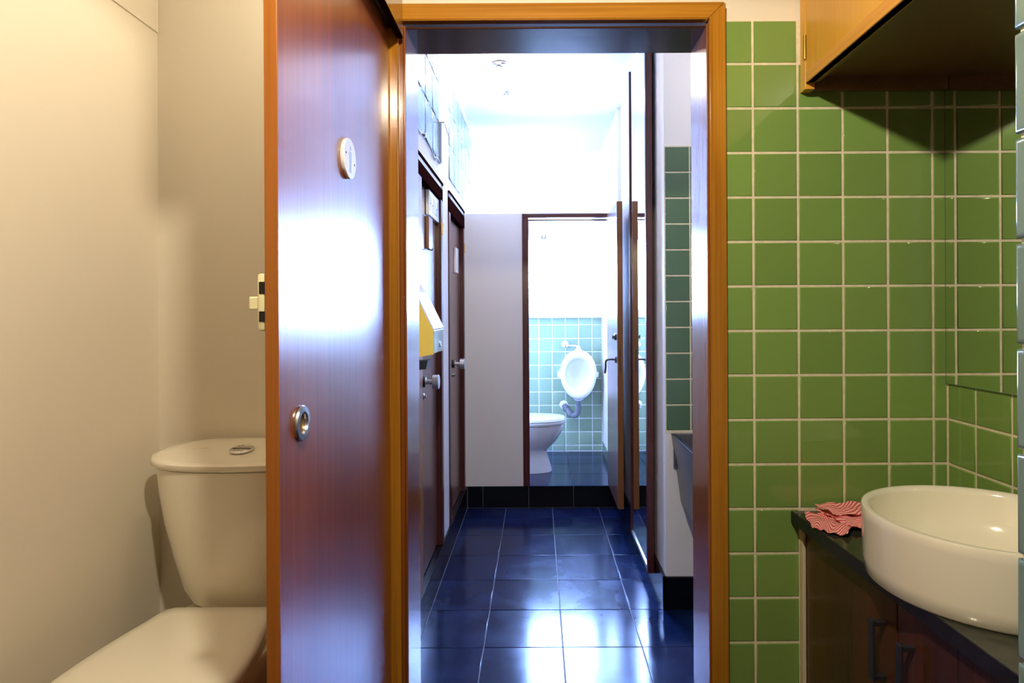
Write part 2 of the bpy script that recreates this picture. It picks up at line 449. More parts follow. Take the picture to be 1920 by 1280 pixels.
# partition at the end of the passage, on a kerb
PZ = 4.177
we = struct('wall_passage_end', box(-.484, -.10, PZ, PZ+.08, .144, 1.962), M['white'], 'pale partition wall beside the far doorway, open above', 'wall')
kb = struct('floor_far', box(-.9, .9, PZ+.007, 5.4, -.1, .138), M['grout_dark'], 'raised black tiled floor of the far cubicle', 'floor')
tile_grid(kb, [-.474, -.371, -.065, .233, .54], [0, .144], PZ, '-y', M['black'], gap=.003, t=.007, bev=.0015, tilt=.05)
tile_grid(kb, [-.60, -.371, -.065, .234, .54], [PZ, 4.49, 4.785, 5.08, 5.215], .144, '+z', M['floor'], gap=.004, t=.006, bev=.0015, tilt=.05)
wfar = struct('wall_far', add(box(-.95, .9, 5.226, 5.35, 0, 1.30), box(-.95, .9, 5.226, 5.35, 1.93, CC), box(-.95, -.44, 5.226, 5.35, 1.30, 1.93), box(.49, .9, 5.226, 5.35, 1.30, 1.93)),
              M['white'], 'far wall with window and teal tiles', 'wall')
part('grout', box(-.55, .533, 5.2215, 5.226, .144, 1.258), M['grout_white'], wfar)
tx = [.008-.1111*4+.1111*k for k in range(9)]+[.533]
tz = [1.2565, 1.197]+[1.085-.1113*k for k in range(0, 9)]
tz = [z for z in tz if z > .15]+[.147]
tile_grid(wfar, tx, tz, 5.219, '-y', M['teal'], gap=.0065)
wfr = struct('wall_far_right', box(.535, .7, 4.18, 5.226, .144, CC), M['white'], 'white side wall right of the urinal', 'wall')
tile_grid(wfr, [5.2, 5.09, 4.98, 4.87, 4.76, 4.65, 4.54, 4.43, 4.32], [.146, .235], .531, '-x', M['teal'], gap=.006)
struct('wall_far_left', box(-.75, -.62, 4.6, 5.226, 0, CC), M['white'], 'white wall left of the far cubicle', 'wall')

# far window
wn1 = thing('window_1', 'bright overexposed window above the teal tiles', 'window', (.03, 5.25, 1.30), structure=True)
part('window_frame', add(box(-.44, .49, 5.222, 5.262, 1.905, 1.93, .003), box(-.44, .49, 5.222, 5.262, 1.30, 1.325, .003), box(-.44, -.405, 5.222, 5.262, 1.325, 1.905, .003),
                         box(.455, .49, 5.222, 5.262, 1.325, 1.905, .003)), M['plastic_w'], wn1)
part('pane', box(-.405, .455, 5.240, 5.244, 1.325, 1.905), M['glass'], wn1)
part('window_sill', box(-.53, .53, 5.175, 5.226, 1.257, 1.303, .004), M['plastic_w'], wn1)
part('top_bar', box(-.44, .515, 5.205, 5.222, 1.918, 1.955, .003), M['plastic_w'], wn1)
part('latch', add(box(.035, .041, 5.196, 5.206, 1.915, 1.945, .001), box(.066, .072, 5.196, 5.206, 1.915, 1.945, .001), box(.035, .072, 5.196, 5.202, 1.912, 1.918, .001)), M['darkmetal'], wn1)

# ------------------------------------------------------------------ doorway trim
tr = thing('trim_1', 'golden varnished wooden frame of the open doorway', 'door frame', (.05, 1.6, 0), structure=True)
def yprism(q, y0, y1, off=.0025):
    v, f = hexa([(x, y0, z) for x, z in q], [(x, y1, z) for x, z in q])
    bm = bmesh.new(); vs_ = [bm.verts.new(p) for p in v]
    for k in f: bm.faces.new([vs_[i] for i in k])
    bmesh.ops.recalc_face_normals(bm, faces=bm.faces[:])
    bmesh.ops.bevel(bm, geom=bm.edges[:], offset=off, segments=2, affect='EDGES')
    return dump(bm)
part('casing', yprism([(.4335, 0), (.4755, 0), (.4755, 2.0765), (.4335, 2.0345)], 1.568, 1.5935), M['gold'], tr)
part('casing', box(-.410, -.3455, 1.568, 1.5935, 0, 2.033, .003), M['gold'], tr)
part('casing', yprism([(-.410, 2.034), (.4328, 2.034), (.4750, 2.0765), (-.410, 2.0765)], 1.568, 1.5935), M['gold_h'], tr)
part('jamb', add(box(.428, .4335, 1.575, 1.738, 0, 2.024, .0015), box(.436, .446, 1.590, 1.74, 0, 2.03)), M['jamb'], tr)
part('jamb', add(box(-.3345, -.329, 1.575, 1.738, 0, 2.024, .0015), box(-.3455, -.337, 1.585, 1.74, 0, 2.03)), M['jamb'], tr)
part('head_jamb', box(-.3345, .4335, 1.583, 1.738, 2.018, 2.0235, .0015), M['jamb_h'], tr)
tt = thing('trim_2', 'dark sliding door rail with fascia board at the top', 'door rail', (-.355, 1.2, 1.99), structure=True)
part('fascia', box(-.3475, -.334, .86, 1.566, 1.992, 2.13, .001), M['gold_h'], tt)
part('fascia_edge', box(-.3485, -.3335, .86, 1.566, 1.988, 1.993), M['redwood_y'], tt)
part('track', box(-.398, -.3485, .86, 1.560, 2.012, 2.13), M['darkmetal'], tt)
struct('wall_partition', box(-.398, -.336, .86, 1.60, 2.131, CN), M['cream'], 'cream partition above the sliding door rail', 'wall')

# sliding door
d1 = thing('door_1', 'glossy mahogany sliding door with round sign and flush pull', 'door', (-.378, 1.23, .13), structure=True)
part('door_leaf', box(-.387, -.369, .894, 1.560, .01, 2.010, .0008), M['mahogany'], d1)
part('edge_lipping', box(-.3878, -.3685, .890, .8945, .01, 2.010, .0008), M['orange'], d1)
sg = part('sign', rev((-.369, 1.214, 1.600), (1, 0, 0), [(.0385, 0), (.0395, .002), (.0395, .006), (.0385, .0075), (.0, .0075)], 40), M['sign'], d1, 'white round sign', smooth=30)
def sx(y, z): return (-.3612, 1.214+y, 1.600+z)
fig = add(rev(sx(0, .020), (1, 0, 0), [(.0045, 0), (.0045, .0004), (0, .0004)], 14), box(-.3614, -.3609, 1.2065, 1.2215, 1.594, 1.613, .0002), box(-.3614, -.3609, 1.2085, 1.2135, 1.574, 1.594), box(-.3614, -.3609, 1.2145, 1.2195, 1.574, 1.594))
part('pictogram', fig, M['sign_blue'], sg)
part('screw', add(rev((-.3615, 1.187, 1.606), (1, 0, 0), [(.0025, 0), (.0015, .001), (0, .001)], 10), rev((-.3615, 1.241, 1.594), (1, 0, 0), [(.0025, 0), (.0015, .001), (0, .001)], 10)), M['darkmetal'], sg)
fp = part('flush_pull', rev((-.369, .971, 1.131), (1, 0, 0), [(.027, 0), (.0275, .003), (.026, .006), (.0175, .0065), (.0155, .003), (.0155, .0008), (0, .0005)], 36), M['steel'], d1, 'round steel finger pull', smooth=30)
part('cup', rev((-.369, .971, 1.131), (1, 0, 0), [(.0154, .0009), (0, .0012)], 24), M['brass'], fp)
lt = part('latch', add(box(-.400, -.387, .892, .935, 1.276, 1.358, .004)), M['plastic_cream'], d1, 'cream plastic slide latch', smooth=40)
part('latch_knob', box(-.413, -.398, .895, .915, 1.306, 1.325, .002), M['plastic_cream'], lt)
part('latch_slot', add(box(-.3965, -.388, .8913, .8925, 1.329, 1.346), box(-.3965, -.388, .8913, .8925, 1.289, 1.304)), M['plastic_k'], lt)

# ------------------------------------------------------------------ cubicle doors on the left
def cubicle_door(idx, z0, z1, head0, head1, knob_z, near_w, labels):
    f = thing('trim_%d' % (idx+1), labels[0], 'door frame', (-.49, (z0+z1)/2, .144), structure=True)
    part('post', box(-.53, -.478, z0-near_w, z0, .146, head0 if idx == 2 else head1-.004, .002), M['brownedge'] if idx == 2 else M['redwood'], f)
    part('post', box(-.53, -.478, z1, z1+.05, .146, head1-.004, .002), M['redwood'], f)
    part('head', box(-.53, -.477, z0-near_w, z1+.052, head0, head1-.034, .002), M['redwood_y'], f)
    part('bevel_highlight', box(-.53, -.479, z0-near_w, z1+.052, head1-.034, head1-.013), M['white'], f)  # white strip painted in for the ceiling's reflection on the bevel
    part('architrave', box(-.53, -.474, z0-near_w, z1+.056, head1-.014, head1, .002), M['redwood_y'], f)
    d = thing('door_%d' % idx, labels[1], 'door', (-.52, (z0+z1)/2, .15), structure=True)
    part('door_leaf', box(-.54, -.505, z0+.003, z1-.003, .152, head0-.002, .001), M['doorbrown'], d)
    k = part('knob', rev((-.505, knob_z, 1.0), (1, 0, 0), [(.022, 0), (.022, .016), (.011, .018), (.011, .044), (.029, .0455), (.031, .047), (.031, .071), (.0295, .073), (0, .0735)], 32), M['satin'], d, 'satin metal disc knob', smooth=35)
    part('rosette', rev((-.5052, knob_z, 1.0), (1, 0, 0), [(.0235, 0), (.0235, .014), (.014, .0165), (0, .0165)], 20), M['plastic_k'], k, smooth=35)
    part('lock', add(rev((-.505, knob_z+.01, .935), (1, 0, 0), [(.015, 0), (.015, .006), (.008, .008), (.008, .016), (0, .016)], 16)), M['steel'], d, smooth=35)
    h = tube([(-.476, z1+.004, 1.69), (-.476, z1+.004, 1.75)], .006, 10)
    part('hinge', h, M['brass'], d, 'brass hinge', smooth=40)
    return d
dA = cubicle_door(2, 2.60, 3.12, 1.865, 1.957, 2.735, .10, ('dark wooden frame of the nearer cubicle door', 'glossy brown cubicle door nearer the doorway with knob and white sign'))
dB = cubicle_door(3, 3.46, 4.06, 1.85, 1.967, 3.70, .06, ('dark wooden frame of the farther cubicle door', 'brown cubicle door farther from the doorway with a knob'))
pl = part('sign', box(-.503, -.487, 2.83, 3.105, 1.747, 1.860, .001), M['sign'], dA, 'white sign board with dark lettering')
strokes = []
for (y, h0, h1, w) in ((2.85, 1.765, 1.84, .006), (2.885, 1.77, 1.835, .006), (2.92, 1.765, 1.80, .006), (2.955, 1.765, 1.842, .007), (3.0, 1.768, 1.83, .008), (3.03, 1.765, 1.80, .006), (3.065, 1.765, 1.84, .009)):
    strokes.append(box(-.4872, -.4866, y, y+w, h0, h1))
for (y0, y1, z) in ((2.85, 2.875, 1.80), (2.92, 2.945, 1.80), (3.0, 3.022, 1.768), (3.03, 3.055, 1.80)):
    strokes.append(box(-.4872, -.4866, y0, y1, z, z+.006))
part('lettering', add(*strokes), M['ink'], pl)
part('plaque', box(-.504, -.489, 2.83, 2.93, 1.594, 1.738, .002), M['brownedge'], dA)
part('hook', tube(bez([(-.503, 2.85, 1.602), (-.49, 2.84, 1.590), (-.478, 2.84, 1.586), (-.474, 2.84, 1.594)], 5), .0035, 8), M['darkmetal'], dA, smooth=True)
part('plaque', box(-.504, -.489, 3.78, 3.88, 1.545, 1.696, .002), M['sign'], dB, 'pale plaque')

# far doorway frame and its open leaf
f3 = thing('trim_4', 'dark red wooden frame of the far doorway', 'door frame', (.18, PZ+.03, .144), structure=True)
part('post', box(-.101, -.058, PZ-.006, PZ+.085, .145, 1.957, .002), M['redwood'], f3)
part('post', box(.497, .553, PZ-.006, PZ+.085, .145, 1.957, .002), M['redwood'], f3)
part('head', box(-.101, .553, PZ-.008, PZ+.085, 1.932, 1.960, .002), M['redwood_h'], f3)
part('door_stop', box(-.058, .497, PZ+.03, PZ+.045, 1.915, 1.926, .001), M['redwood_h'], f3)
d4 = thing('door_4', 'open far cubicle door seen on edge with lever handle', 'door', (.478, 3.9, .155), structure=True)
part('door_leaf', box(.462, .494, 3.636, 4.165, .158, 1.944, .001), M['doorbrown'], d4)
part('edge_lipping', box(.4615, .4945, 3.630, 3.637, .158, 1.944, .001), M['brownedge'], d4)
part('lock_slot', box(.473, .479, 3.6285, 3.631, .955, 1.085), M['darkmetal'], d4)
hd = part('lever_handle', tube(bez([(.462, 3.70, 1.020), (.44, 3.70, 1.022), (.412, 3.70, 1.020), (.402, 3.70, 1.008), (.400, 3.70, .97), (.396, 3.70, .94)], 6), .0065, 10), M['darkmetal'], d4, 'dark lever handle', smooth=True)
part('rosette', rev((.462, 3.70, 1.020), (-1, 0, 0), [(.02, 0), (.02, .006), (.01, .010), (0, .010)], 20), M['darkmetal'], hd, smooth=35)
part('lock_turn', add(rev((.462, 3.70, 1.155), (-1, 0, 0), [(.02, 0), (.02, .008), (.008, .012), (.008, .018), (0, .018)], 20), box(.440, .446, 3.695, 3.705, 1.142, 1.168, .001)), M['darkmetal'], d4, smooth=35)

# ------------------------------------------------------------------ cream toilet in the left cubicle
def make_toilet():
    cx = -.80
    t = thing('toilet', 'cream toilet with closed lid and tall cistern behind the sliding door', 'toilet', (cx, 1.45, .13))
    def bow(a, yb, yf, z, e=3.2, n=44):
        """cistern section: flat back at yb, bowed front at yf"""
        out = []
        for k in range(n):
            th = 2*math.pi*k/n; c, s = math.cos(th), math.sin(th)
            x = a*math.copysign(abs(c)**(2/e), c)
            y = math.copysign(abs(s)**(2/e), s)
            mid = (yb+yf)/2; hy = (yb-yf)/2
            yy = mid+hy*y
            if y < 0: yy += .035*(x/a)**2*min(1, -2*y)
            out.append((cx+x, yy, z))
        return out
    body = [bow(.150, 1.80, 1.625, .535), bow(.166, 1.81, 1.607, .575), bow(.190, 1.812, 1.598, .66), bow(.212, 1.815, 1.592, .75),
            bow(.226, 1.816, 1.589, .83), bow(.231, 1.816, 1.588, .896)]
    part('cistern', loft(body), M['ceramic'], t, smooth=50)
    lid = [bow(.236, 1.816, 1.584, .899), bow(.2425, 1.820, 1.577, .906), bow(.243, 1.820, 1.577, .922), bow(.239, 1.819, 1.582, .934),
           bow(.224, 1.815, 1.598, .942), bow(.18, 1.80, 1.625, .9455), bow(.10, 1.77, 1.66, .9455)]
    lid = [[(x, y, z+min(0, (y-1.80))*(0, 0, .03, .07, .11, .13, .13)[i]) for x, y, z in r] for i, r in enumerate(lid)]
    ld = part('cistern_lid', loft(lid), M['ceramic'], t, smooth=50)
    b = part('flush_button', rev((cx, 1.690, .9335), (0, -.13, 1), [(.031, 0), (.031, .004), (.028, .006), (.026, .0055), (.0255, .0045), (0, .005)], 32), M['chrome'], ld, 'chrome dual flush button', smooth=35)
    part('button_split', add(box(cx-.0245, cx+.0245, 1.6885, 1.6897, .9375, .9395)), M['darkmetal'], b)
    # seat lid outline: y (depth) -> half width
    def seat(s, z, n=26):
        prof = [(1.585, .118), (1.575, .134), (1.55, .143), (1.50, .152), (1.44, .165), (1.38, .176), (1.32, .184), (1.26, .188), (1.20, .184), (1.15, .168), (1.11, .138), (1.085, .095), (1.074, .045)]
        yc = 1.33
        pts = [(cx+w*s, yc+(y-yc)*s, z) for y, w in prof]
        pts += [(cx-w*s, yc+(y-yc)*s, z) for y, w in prof[::-1]]
        return pts
    part('seat_lid', loft([seat(.955, .538), seat(.995, .542), seat(1.0, .552), seat(.985, .561), seat(.94, .566), seat(.8, .5685), seat(.5, .570), seat(.1, .5705)]), M['ceramic'], t, smooth=50)
    part('seat', loft([seat(.93, .520), seat(.965, .523), seat(.965, .533), seat(.94, .537)]), M['ceramic'], t, smooth=50)
    for q in (-.085, .085): part('hinge', tube([(cx+q-.025, 1.587, .545), (cx+q+.025, 1.587, .545)], .009), M['ceramic'], t, smooth=True)
    def bowl(a, yb, yf, z): return sup(cx, (yb+yf)/2, a, (yb-yf)/2, z, 40, 2.5)
    part('bowl', loft([bowl(.115, 1.72, 1.28, .13), bowl(.11, 1.72, 1.29, .16), bowl(.10, 1.72, 1.28, .26), bowl(.12, 1.75, 1.20, .36), bowl(.155, 1.79, 1.13, .46), bowl(.168, 1.80, 1.105, .505), bowl(.165, 1.80, 1.11, .519)]), M['ceramic'], t, smooth=60)
make_toilet()

# ------------------------------------------------------------------ far toilet (side view) and urinal
ft = thing('toilet', 'white toilet seen from the side inside the far cubicle', 'toilet', (-.1, 4.60, .144))
def ell(x0, x1, w, z, e=2.3): return sup((x0+x1)/2, 4.60, (x1-x0)/2, w, z, 36, e)
part('bowl', loft([ell(-.34, .100, .11, .144), ell(-.34, .098, .108, .165), ell(-.34, .075, .095, .24), ell(-.34, .060, .09, .29), ell(-.36, .075, .105, .312), ell(-.38, .128, .14, .36),
                   ell(-.40, .172, .17, .43), ell(-.41, .190, .178, .475), ell(-.41, .192, .178, .49)]), M['ceramic_w'], ft, smooth=60)
part('seat', loft([ell(-.36, .196, .182, .492), ell(-.37, .202, .187, .497), ell(-.37, .202, .187, .512), ell(-.36, .196, .182, .516)]), M['ceramic_w'], ft, smooth=50)
part('seat_lid', loft([ell(-.36, .198, .184, .518), ell(-.37, .203, .187, .523), ell(-.36, .195, .18, .537), ell(-.30, .14, .13, .543), ell(-.1, 0, .03, .544)]), M['ceramic_w'], ft, smooth=50)

ur = thing('urinal', 'white oval wall urinal on teal tiles beside the far toilet', 'urinal', (.33, 5.2, .60))
def eo(cx, y, cz, a, b, n=40, p=.12):
    out = []
    for k in range(n):
        th = 2*math.pi*k/n
        x = a*math.cos(th); z = b*math.sin(th)
        x *= 1+p*(z/max(b, 1e-6))*(.5)              # a little egg shaped, narrow at the foot
        out.append((cx+x, y, cz+z))
    return out
UX, UZ = .326, .800
rim_y = lambda k: 5.0
part('bowl', loft([eo(UX, 5.217, UZ-.02, .105, .150), eo(UX, 5.17, UZ-.015, .125, .175), eo(UX, 5.10, UZ-.004, .140, .192), eo(UX, 5.05, UZ, .146, .199), eo(UX, 5.025, UZ, .146, .199),
                   eo(UX, 5.012, UZ, .138, .190), eo(UX, 5.010, UZ+.001, .122, .166), eo(UX, 5.016, UZ+.002, .108, .138), eo(UX, 5.05, UZ, .102, .128), eo(UX, 5.12, UZ-.01, .085, .105), eo(UX, 5.16, UZ-.03, .045, .055)]),
     M['ceramic_w'], ur, smooth=70)
part('spout', loft([eo(UX, 5.09, UZ-.19, .05, .03)]*1+[[(p[0], p[1], p[2]) for p in eo(UX, 5.05, UZ-.185, .045, .03)]]), M['ceramic_w'], ur, smooth=40)
for s in (-1, 1):
    e = part('ear', hexa([(UX+s*.12, 5.06, UZ-.035), (UX+s*.165, 5.08, UZ-.022), (UX+s*.168, 5.08, UZ+.012), (UX+s*.13, 5.06, UZ+.04)],
                    [(UX+s*.12, 5.215, UZ-.035), (UX+s*.165, 5.215, UZ-.022), (UX+s*.168, 5.215, UZ+.012), (UX+s*.13, 5.215, UZ+.04)]), M['ceramic_w'], ur)
    part('bolt', rev((UX+s*.152, 5.0795, UZ-.006), (0, -1, 0), [(.006, 0), (.004, .004), (0, .004)], 10), M['darkmetal'], e)
part('inlet_cap', rev((UX+.004, 5.10, UZ+.185), (0, 0, 1), [(.030, 0), (.026, .018), (.014, .028), (.012, .045), (0, .046)], 20), M['ceramic_w'], ur, smooth=35)
part('supply_pipe', tube(bez([(UX+.004, 5.10, UZ+.215), (UX-.006, 5.10, UZ+.226), (UX-.04, 5.11, UZ+.23), (UX-.085, 5.12, UZ+.232)], 5), .0075, 10), M['chrome'], ur, smooth=True)
part('flush_valve', add(rev((UX-.10, 5.217, UZ+.236), (0, -1, 0), [(.03, 0), (.03, .008), (.018, .014), (.018, .06), (.024, .064), (.024, .10), (.012, .108), (0, .108)], 20), box(UX-.108, UX-.092, 5.095, 5.11, UZ+.215, UZ+.235, .002)), M['chrome'], ur, smooth=35)
trap = [(UX+.003, 5.11, UZ-.19), (UX+.003, 5.11, UZ-.27), (UX-.002, 5.115, UZ-.318), (UX-.03, 5.13, UZ-.343), (UX-.062, 5.15, UZ-.330), (UX-.085, 5.17, UZ-.300), (UX-.108, 5.205, UZ-.272)]
wt = part('waste_trap', tube(bez(trap, 7), .024, 16), M['pvc'], ur, 'grey plastic waste trap', smooth=True)
part('collar', add(rev((UX+.003, 5.11, UZ-.262), (0, 0, -1), [(.029, 0), (.030, .003), (.030, .024), (.02, .026)], 18), rev((UX-.052, 5.143, UZ-.336), (-.7, .45, .55), [(.029, 0), (.030, .002), (.030, .018), (.02, .020)], 18),
                   rev((UX-.086, 5.172, UZ-.298), (-.62, .5, .6), [(.029, 0), (.030, .002), (.030, .02), (.02, .022)], 18)), M['pvc'], wt, smooth=40)
part('wall_rose', rev((UX-.112, 5.218, UZ-.268), (0, -1, 0), [(.038, 0), (.036, .006), (.026, .012), (0, .012)], 8), M['plastic_w'], ur)

# ------------------------------------------------------------------ vanity corner
CT = .795
vc = thing('vanity_cabinet', 'dark wooden vanity cabinet under the stone counter', 'cabinet', (.86, 1.13, 0))
part('carcass', box(.690, 1.034, .69, 1.583, .06, CT-.03), M['vanity'], vc)
part('plinth', box(.71, 1.034, .69, 1.583, 0, .06), M['vanity'], vc)
for (a, b, hz) in ((1.173, 1.566, 1.212), (.765, 1.168, 1.120)):
    dr = part('door', box(.669, .689, a, b, .07, CT-.034, .0015), M['vanity'], vc)
    part('handle', add(box(.640, .646, hz-.009, hz+.009, .585, .705, .002), box(.644, .669, hz-.006, hz+.006, .692, .701, .001), box(.644, .669, hz-.006, hz+.006, .588, .597, .001)), M['darkmetal'], dr, 'dark metal bar pull')
tag(mesh_obj('filler_strip', box(.660, .669, 1.568, 1.586, .0, CT-.03, .001), M['caulk']), 'beige filler strip between green tiles and vanity cabinet', 'strip')
ctp = thing('countertop', 'dark green stone counter under the white basin', 'countertop', (.85, 1.13, CT-.028))
yA, yB = 1.5855, .685
fx = lambda y: .640+(.668-.640)*(1.585-y)/.9
top = [(fx(yA)+.001, yA), (fx(yB)+.001, yB), (1.0365, yB), (1.0365, yA)]
part('slab', hexa([(x, y, CT-.027) for x, y in top], [(x, y, CT) for x, y in top]), M['stone'], ctp)
edge = [(fx(yA)-.001, yA), (fx(yB)-.001, yB), (fx(yB)+.0012, yB), (fx(yA)+.0012, yA)]
part('front_edge', hexa([(x, y, CT-.029) for x, y in edge], [(x, y, CT-.0005) for x, y in edge]), M['stone_edge'], ctp)

wb = thing('washbasin', 'round white vessel basin standing on the dark counter', 'basin', (.822, 1.148, CT))
def br(a, b, z): return sup(.822, 1.148, a, b, z, 64, 2.03)
A_, B_, H_ = .205, .204, .130
part('bowl', loft([br(A_*.955, B_*.955, CT), br(A_*.975, B_*.975, CT+.004), br(A_*.99, B_*.99, CT+.03), br(A_, B_, CT+H_-.02), br(A_*1.004, B_*1.004, CT+H_-.006), br(A_*.995, B_*.995, CT+H_-.001),
                   br(A_*.955, B_*.96, CT+H_), br(A_*.92, B_*.925, CT+H_-.003), br(A_*.905, B_*.91, CT+H_-.012), br(A_*.88, B_*.885, CT+H_-.05), br(A_*.80, B_*.80, CT+.038), br(A_*.6, B_*.6, CT+.024), br(A_*.2, B_*.2, CT+.018)]),
     M['ceramic_w'] if False else M['ceramic'], wb, smooth=60)
part('drain', rev((.822, 1.148, CT+.018), (0, 0, 1), [(.022, 0), (.022, .002), (.016, .003), (0, .002)], 24), M['chrome'], wb, smooth=35)

# pink cloth: crumpled folded sheets lying beside the basin
def cloth():
    V, F, UV = [], [], []
    def sheet(cs, nu, nv, z0, amp, fq, ph, sag):
        o = len(V)
        (ax, ay), (bx, by), (cx, cy), (dx, dy) = cs
        for i in range(nu+1):
            for j in range(nv+1):
                u, v = i/nu, j/nv
                x = (1-u)*(1-v)*ax+u*(1-v)*bx+u*v*cx+(1-u)*v*dx
                y = (1-u)*(1-v)*ay+u*(1-v)*by+u*v*cy+(1-u)*v*dy
                w = .003*math.sin(v*8+ph)+.002*math.sin(u*11+ph*2)
                z = z0+amp*(.5+.5*math.sin(u*fq+2.0*math.sin(v*3.1+ph)+ph))*(.4+.6*v)+.0025*math.sin(v*21+u*6+ph)+sag*u*v
                V.append((x+w, y+w*.6, z)); UV.append((u*2.6+.9*math.sin(v*7+ph), v*3))
        for i in range(nu):
            for j in range(nv):
                a = o+i*(nv+1)+j
                F.append([a, a+nv+1, a+nv+2, a+1])
    sheet([(.656, 1.552), (.634, 1.45), (.684, 1.388), (.780, 1.53)], 30, 24, CT+.004, .007, 10, .4, .004)
    sheet([(.690, 1.565), (.716, 1.425), (.86, 1.41), (.86, 1.56)], 30, 24, CT+.010, .010, 9, 1.7, .008)
    sheet([(.692, 1.568), (.704, 1.495), (.86, 1.48), (.86, 1.572)], 24, 14, CT+.021, .009, 9, 3.0, .006)
    o = mesh_obj('cloth', (V, F), M['cloth'], smooth=True)
    uv = o.data.uv_layers.new(name='UVMap')
    for l in o.data.loops: uv.data[l.index].uv = UV[l.vertex_index]
    s = o.modifiers.new('thickness', 'SOLIDIFY'); s.thickness = .002
    tag(o, 'crumpled pink striped cloth lying on the counter left of the basin', 'cloth')
cloth()

# wall cabinet over the basin
wc = thing('wall_cabinet', 'yellow wooden wall cabinet above the basin and mirror', 'cabinet', (.85, 1.13, 1.86))
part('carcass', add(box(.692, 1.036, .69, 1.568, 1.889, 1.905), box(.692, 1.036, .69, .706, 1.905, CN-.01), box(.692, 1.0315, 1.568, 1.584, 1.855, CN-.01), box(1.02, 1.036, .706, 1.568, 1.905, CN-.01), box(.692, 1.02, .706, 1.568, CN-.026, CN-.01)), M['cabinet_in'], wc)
part('face_frame', box(.668, .692, 1.556, 1.585, 1.852, CN-.01, .001), M['cabinet'], wc)
part('front_rail', box(.6905, .706, .70, 1.567, 1.872, 1.889), M['cabinet_in'], wc)
part('front_rail', box(.706, .716, .70, 1.56, 1.882, 1.889), M['cabinet_rail'], wc)
dr = part('door', box(.670, .690, .70, 1.553, 1.866, CN-.02, .001), M['cabinet'], wc)
part('door_lipping', box(.6675, .689, .70, 1.553, 1.866, 1.894, .0015), M['cabinet_rail'], dr)
part('hinge', tube([(.6665, 1.5545, 1.925), (.6665, 1.5545, 1.985)], .0035, 10), M['brass'], dr, 'brass hinge', smooth=40)
part('ball_catch', rev((.711, 1.12, 1.882), (0, 0, -1), [(.006, 0), (.005, .004), (0, .005)], 12), M['plastic_k'], wc, smooth=40)

mi = thing('mirror', 'frameless mirror above the basin reflecting green tiles', 'mirror', (1.034, 1.14, 1.118))
part('mirror_glass', box(1.0325, 1.0355, .70, 1.5835, 1.117, 1.888), M['mirror'], mi)
part('mirror_edge', add(box(1.0322, 1.0358, .70, 1.5838, 1.1155, 1.117), box(1.0322, 1.0358, 1.5835, 1.5850, 1.1155, 1.888)), M['mirror_edge'], mi)

# ------------------------------------------------------------------ passage things
pm = thing('wall_mirror', 'tall mirror in a dark wooden frame on the right of the passage', 'mirror', (.52, 3.22, .07))
part('mirror_glass', box(.523, .530, 2.95, 3.50, .085, 2.645), M['mirror'], pm)
part('frame_post', box(.508, .540, 2.93, 2.955, .078, 2.655, .002), M['redwood'], pm)
part('frame_post', box(.516, .540, 3.495, 3.515, .062, 2.650, .002), M['redwood'], pm)
part('frame_rail', box(.517, .540, 2.955, 3.495, .066, .086, .002), M['steel'], pm)
part('frame_rail', box(.517, .540, 2.955, 3.495, 2.640, 2.655, .002), M['plastic_w'], pm)
part('backing', box(.530, .5425, 2.94, 3.51, .145, 2.64), M['redwood'], pm)

ts = thing('trough_sink', 'grey stone trough sink against the green tiled wall end', 'sink', (.85, 2.4, .47))
tsec = lambda y, dz: [(.582, y, .766), (.600, y, .766), (.640, y, .60-dz), (1.20, y, .60-dz), (1.20, y, .766), (1.245, y, .766), (1.245, y, .475-dz), (.622, y, .475-dz)]
def trough():
    a, b = tsec(2.738, 0), tsec(1.99, .10)
    n = 8; v = a+b
    f = [[7, 0, 1, 2], [7, 2, 3, 6], [6, 3, 4, 5], [15, 10, 9, 8], [15, 14, 11, 10], [14, 13, 12, 11]]
    for i in range(n): f.append([i, (i+1) % n, n+(i+1) % n, n+i])
    return v, f
part('basin', trough(), M['trough'], ts)
part('end_panel', hexa([(.584, 1.975, .766), (1.245, 1.975, .766), (1.245, 1.975, .38), (.622, 1.975, .38)], [(.584, 1.99, .766), (1.245, 1.99, .766), (1.245, 1.99, .38), (.622, 1.99, .38)]), M['trough'], ts)
part('back_splash', box(.59, 1.245, 2.724, 2.738, .62, .768, .002), M['trough'], ts)
part('rim', box(.580, .603, 1.975, 2.737, .763, .769, .002), M['stone_edge'], ts)

pd = thing('paper_dispenser', 'yellow and white towel dispenser on the left passage wall', 'dispenser', (-.43, 2.31, 1.13))
Y0, Y1 = 2.20, 2.42
sec = [(-.485, 1.135), (-.367, 1.155), (-.367, 1.242), (-.43, 1.372), (-.452, 1.405), (-.485, 1.405)]
def prism(sec, y0, y1): return hexa([(x, y0, z) for x, z in sec], [(x, y1, z) for x, z in sec])
part('side_panel', prism(sec, Y0, Y0+.006), M['plastic_y'], pd, 'yellow side panel')
part('side_panel', prism(sec, Y1-.006, Y1), M['plastic_y'], pd, 'yellow side panel')
part('body', prism([(-.485, 1.145), (-.372, 1.165), (-.372, 1.238), (-.435, 1.368), (-.456, 1.398), (-.485, 1.398)], Y0+.006, Y1-.006), M['plastic_ice'], pd)
part('cover', prism([(-.366, 1.238), (-.364, 1.246), (-.428, 1.378), (-.451, 1.412), (-.485, 1.412), (-.485, 1.405), (-.452, 1.404), (-.432, 1.371)], Y0-.002, Y1+.002), M['plastic_w'], pd)
part('window_panel', box(-.370, -.3645, Y0+.004, Y1-.004, 1.158, 1.240, .002), M['plastic_ice'], pd)
part('lock', rev((-.365, 2.33, 1.185), (1, 0, 0), [(.012, 0), (.010, .004), (0, .005)], 16), M['chrome'], pd, smooth=40)
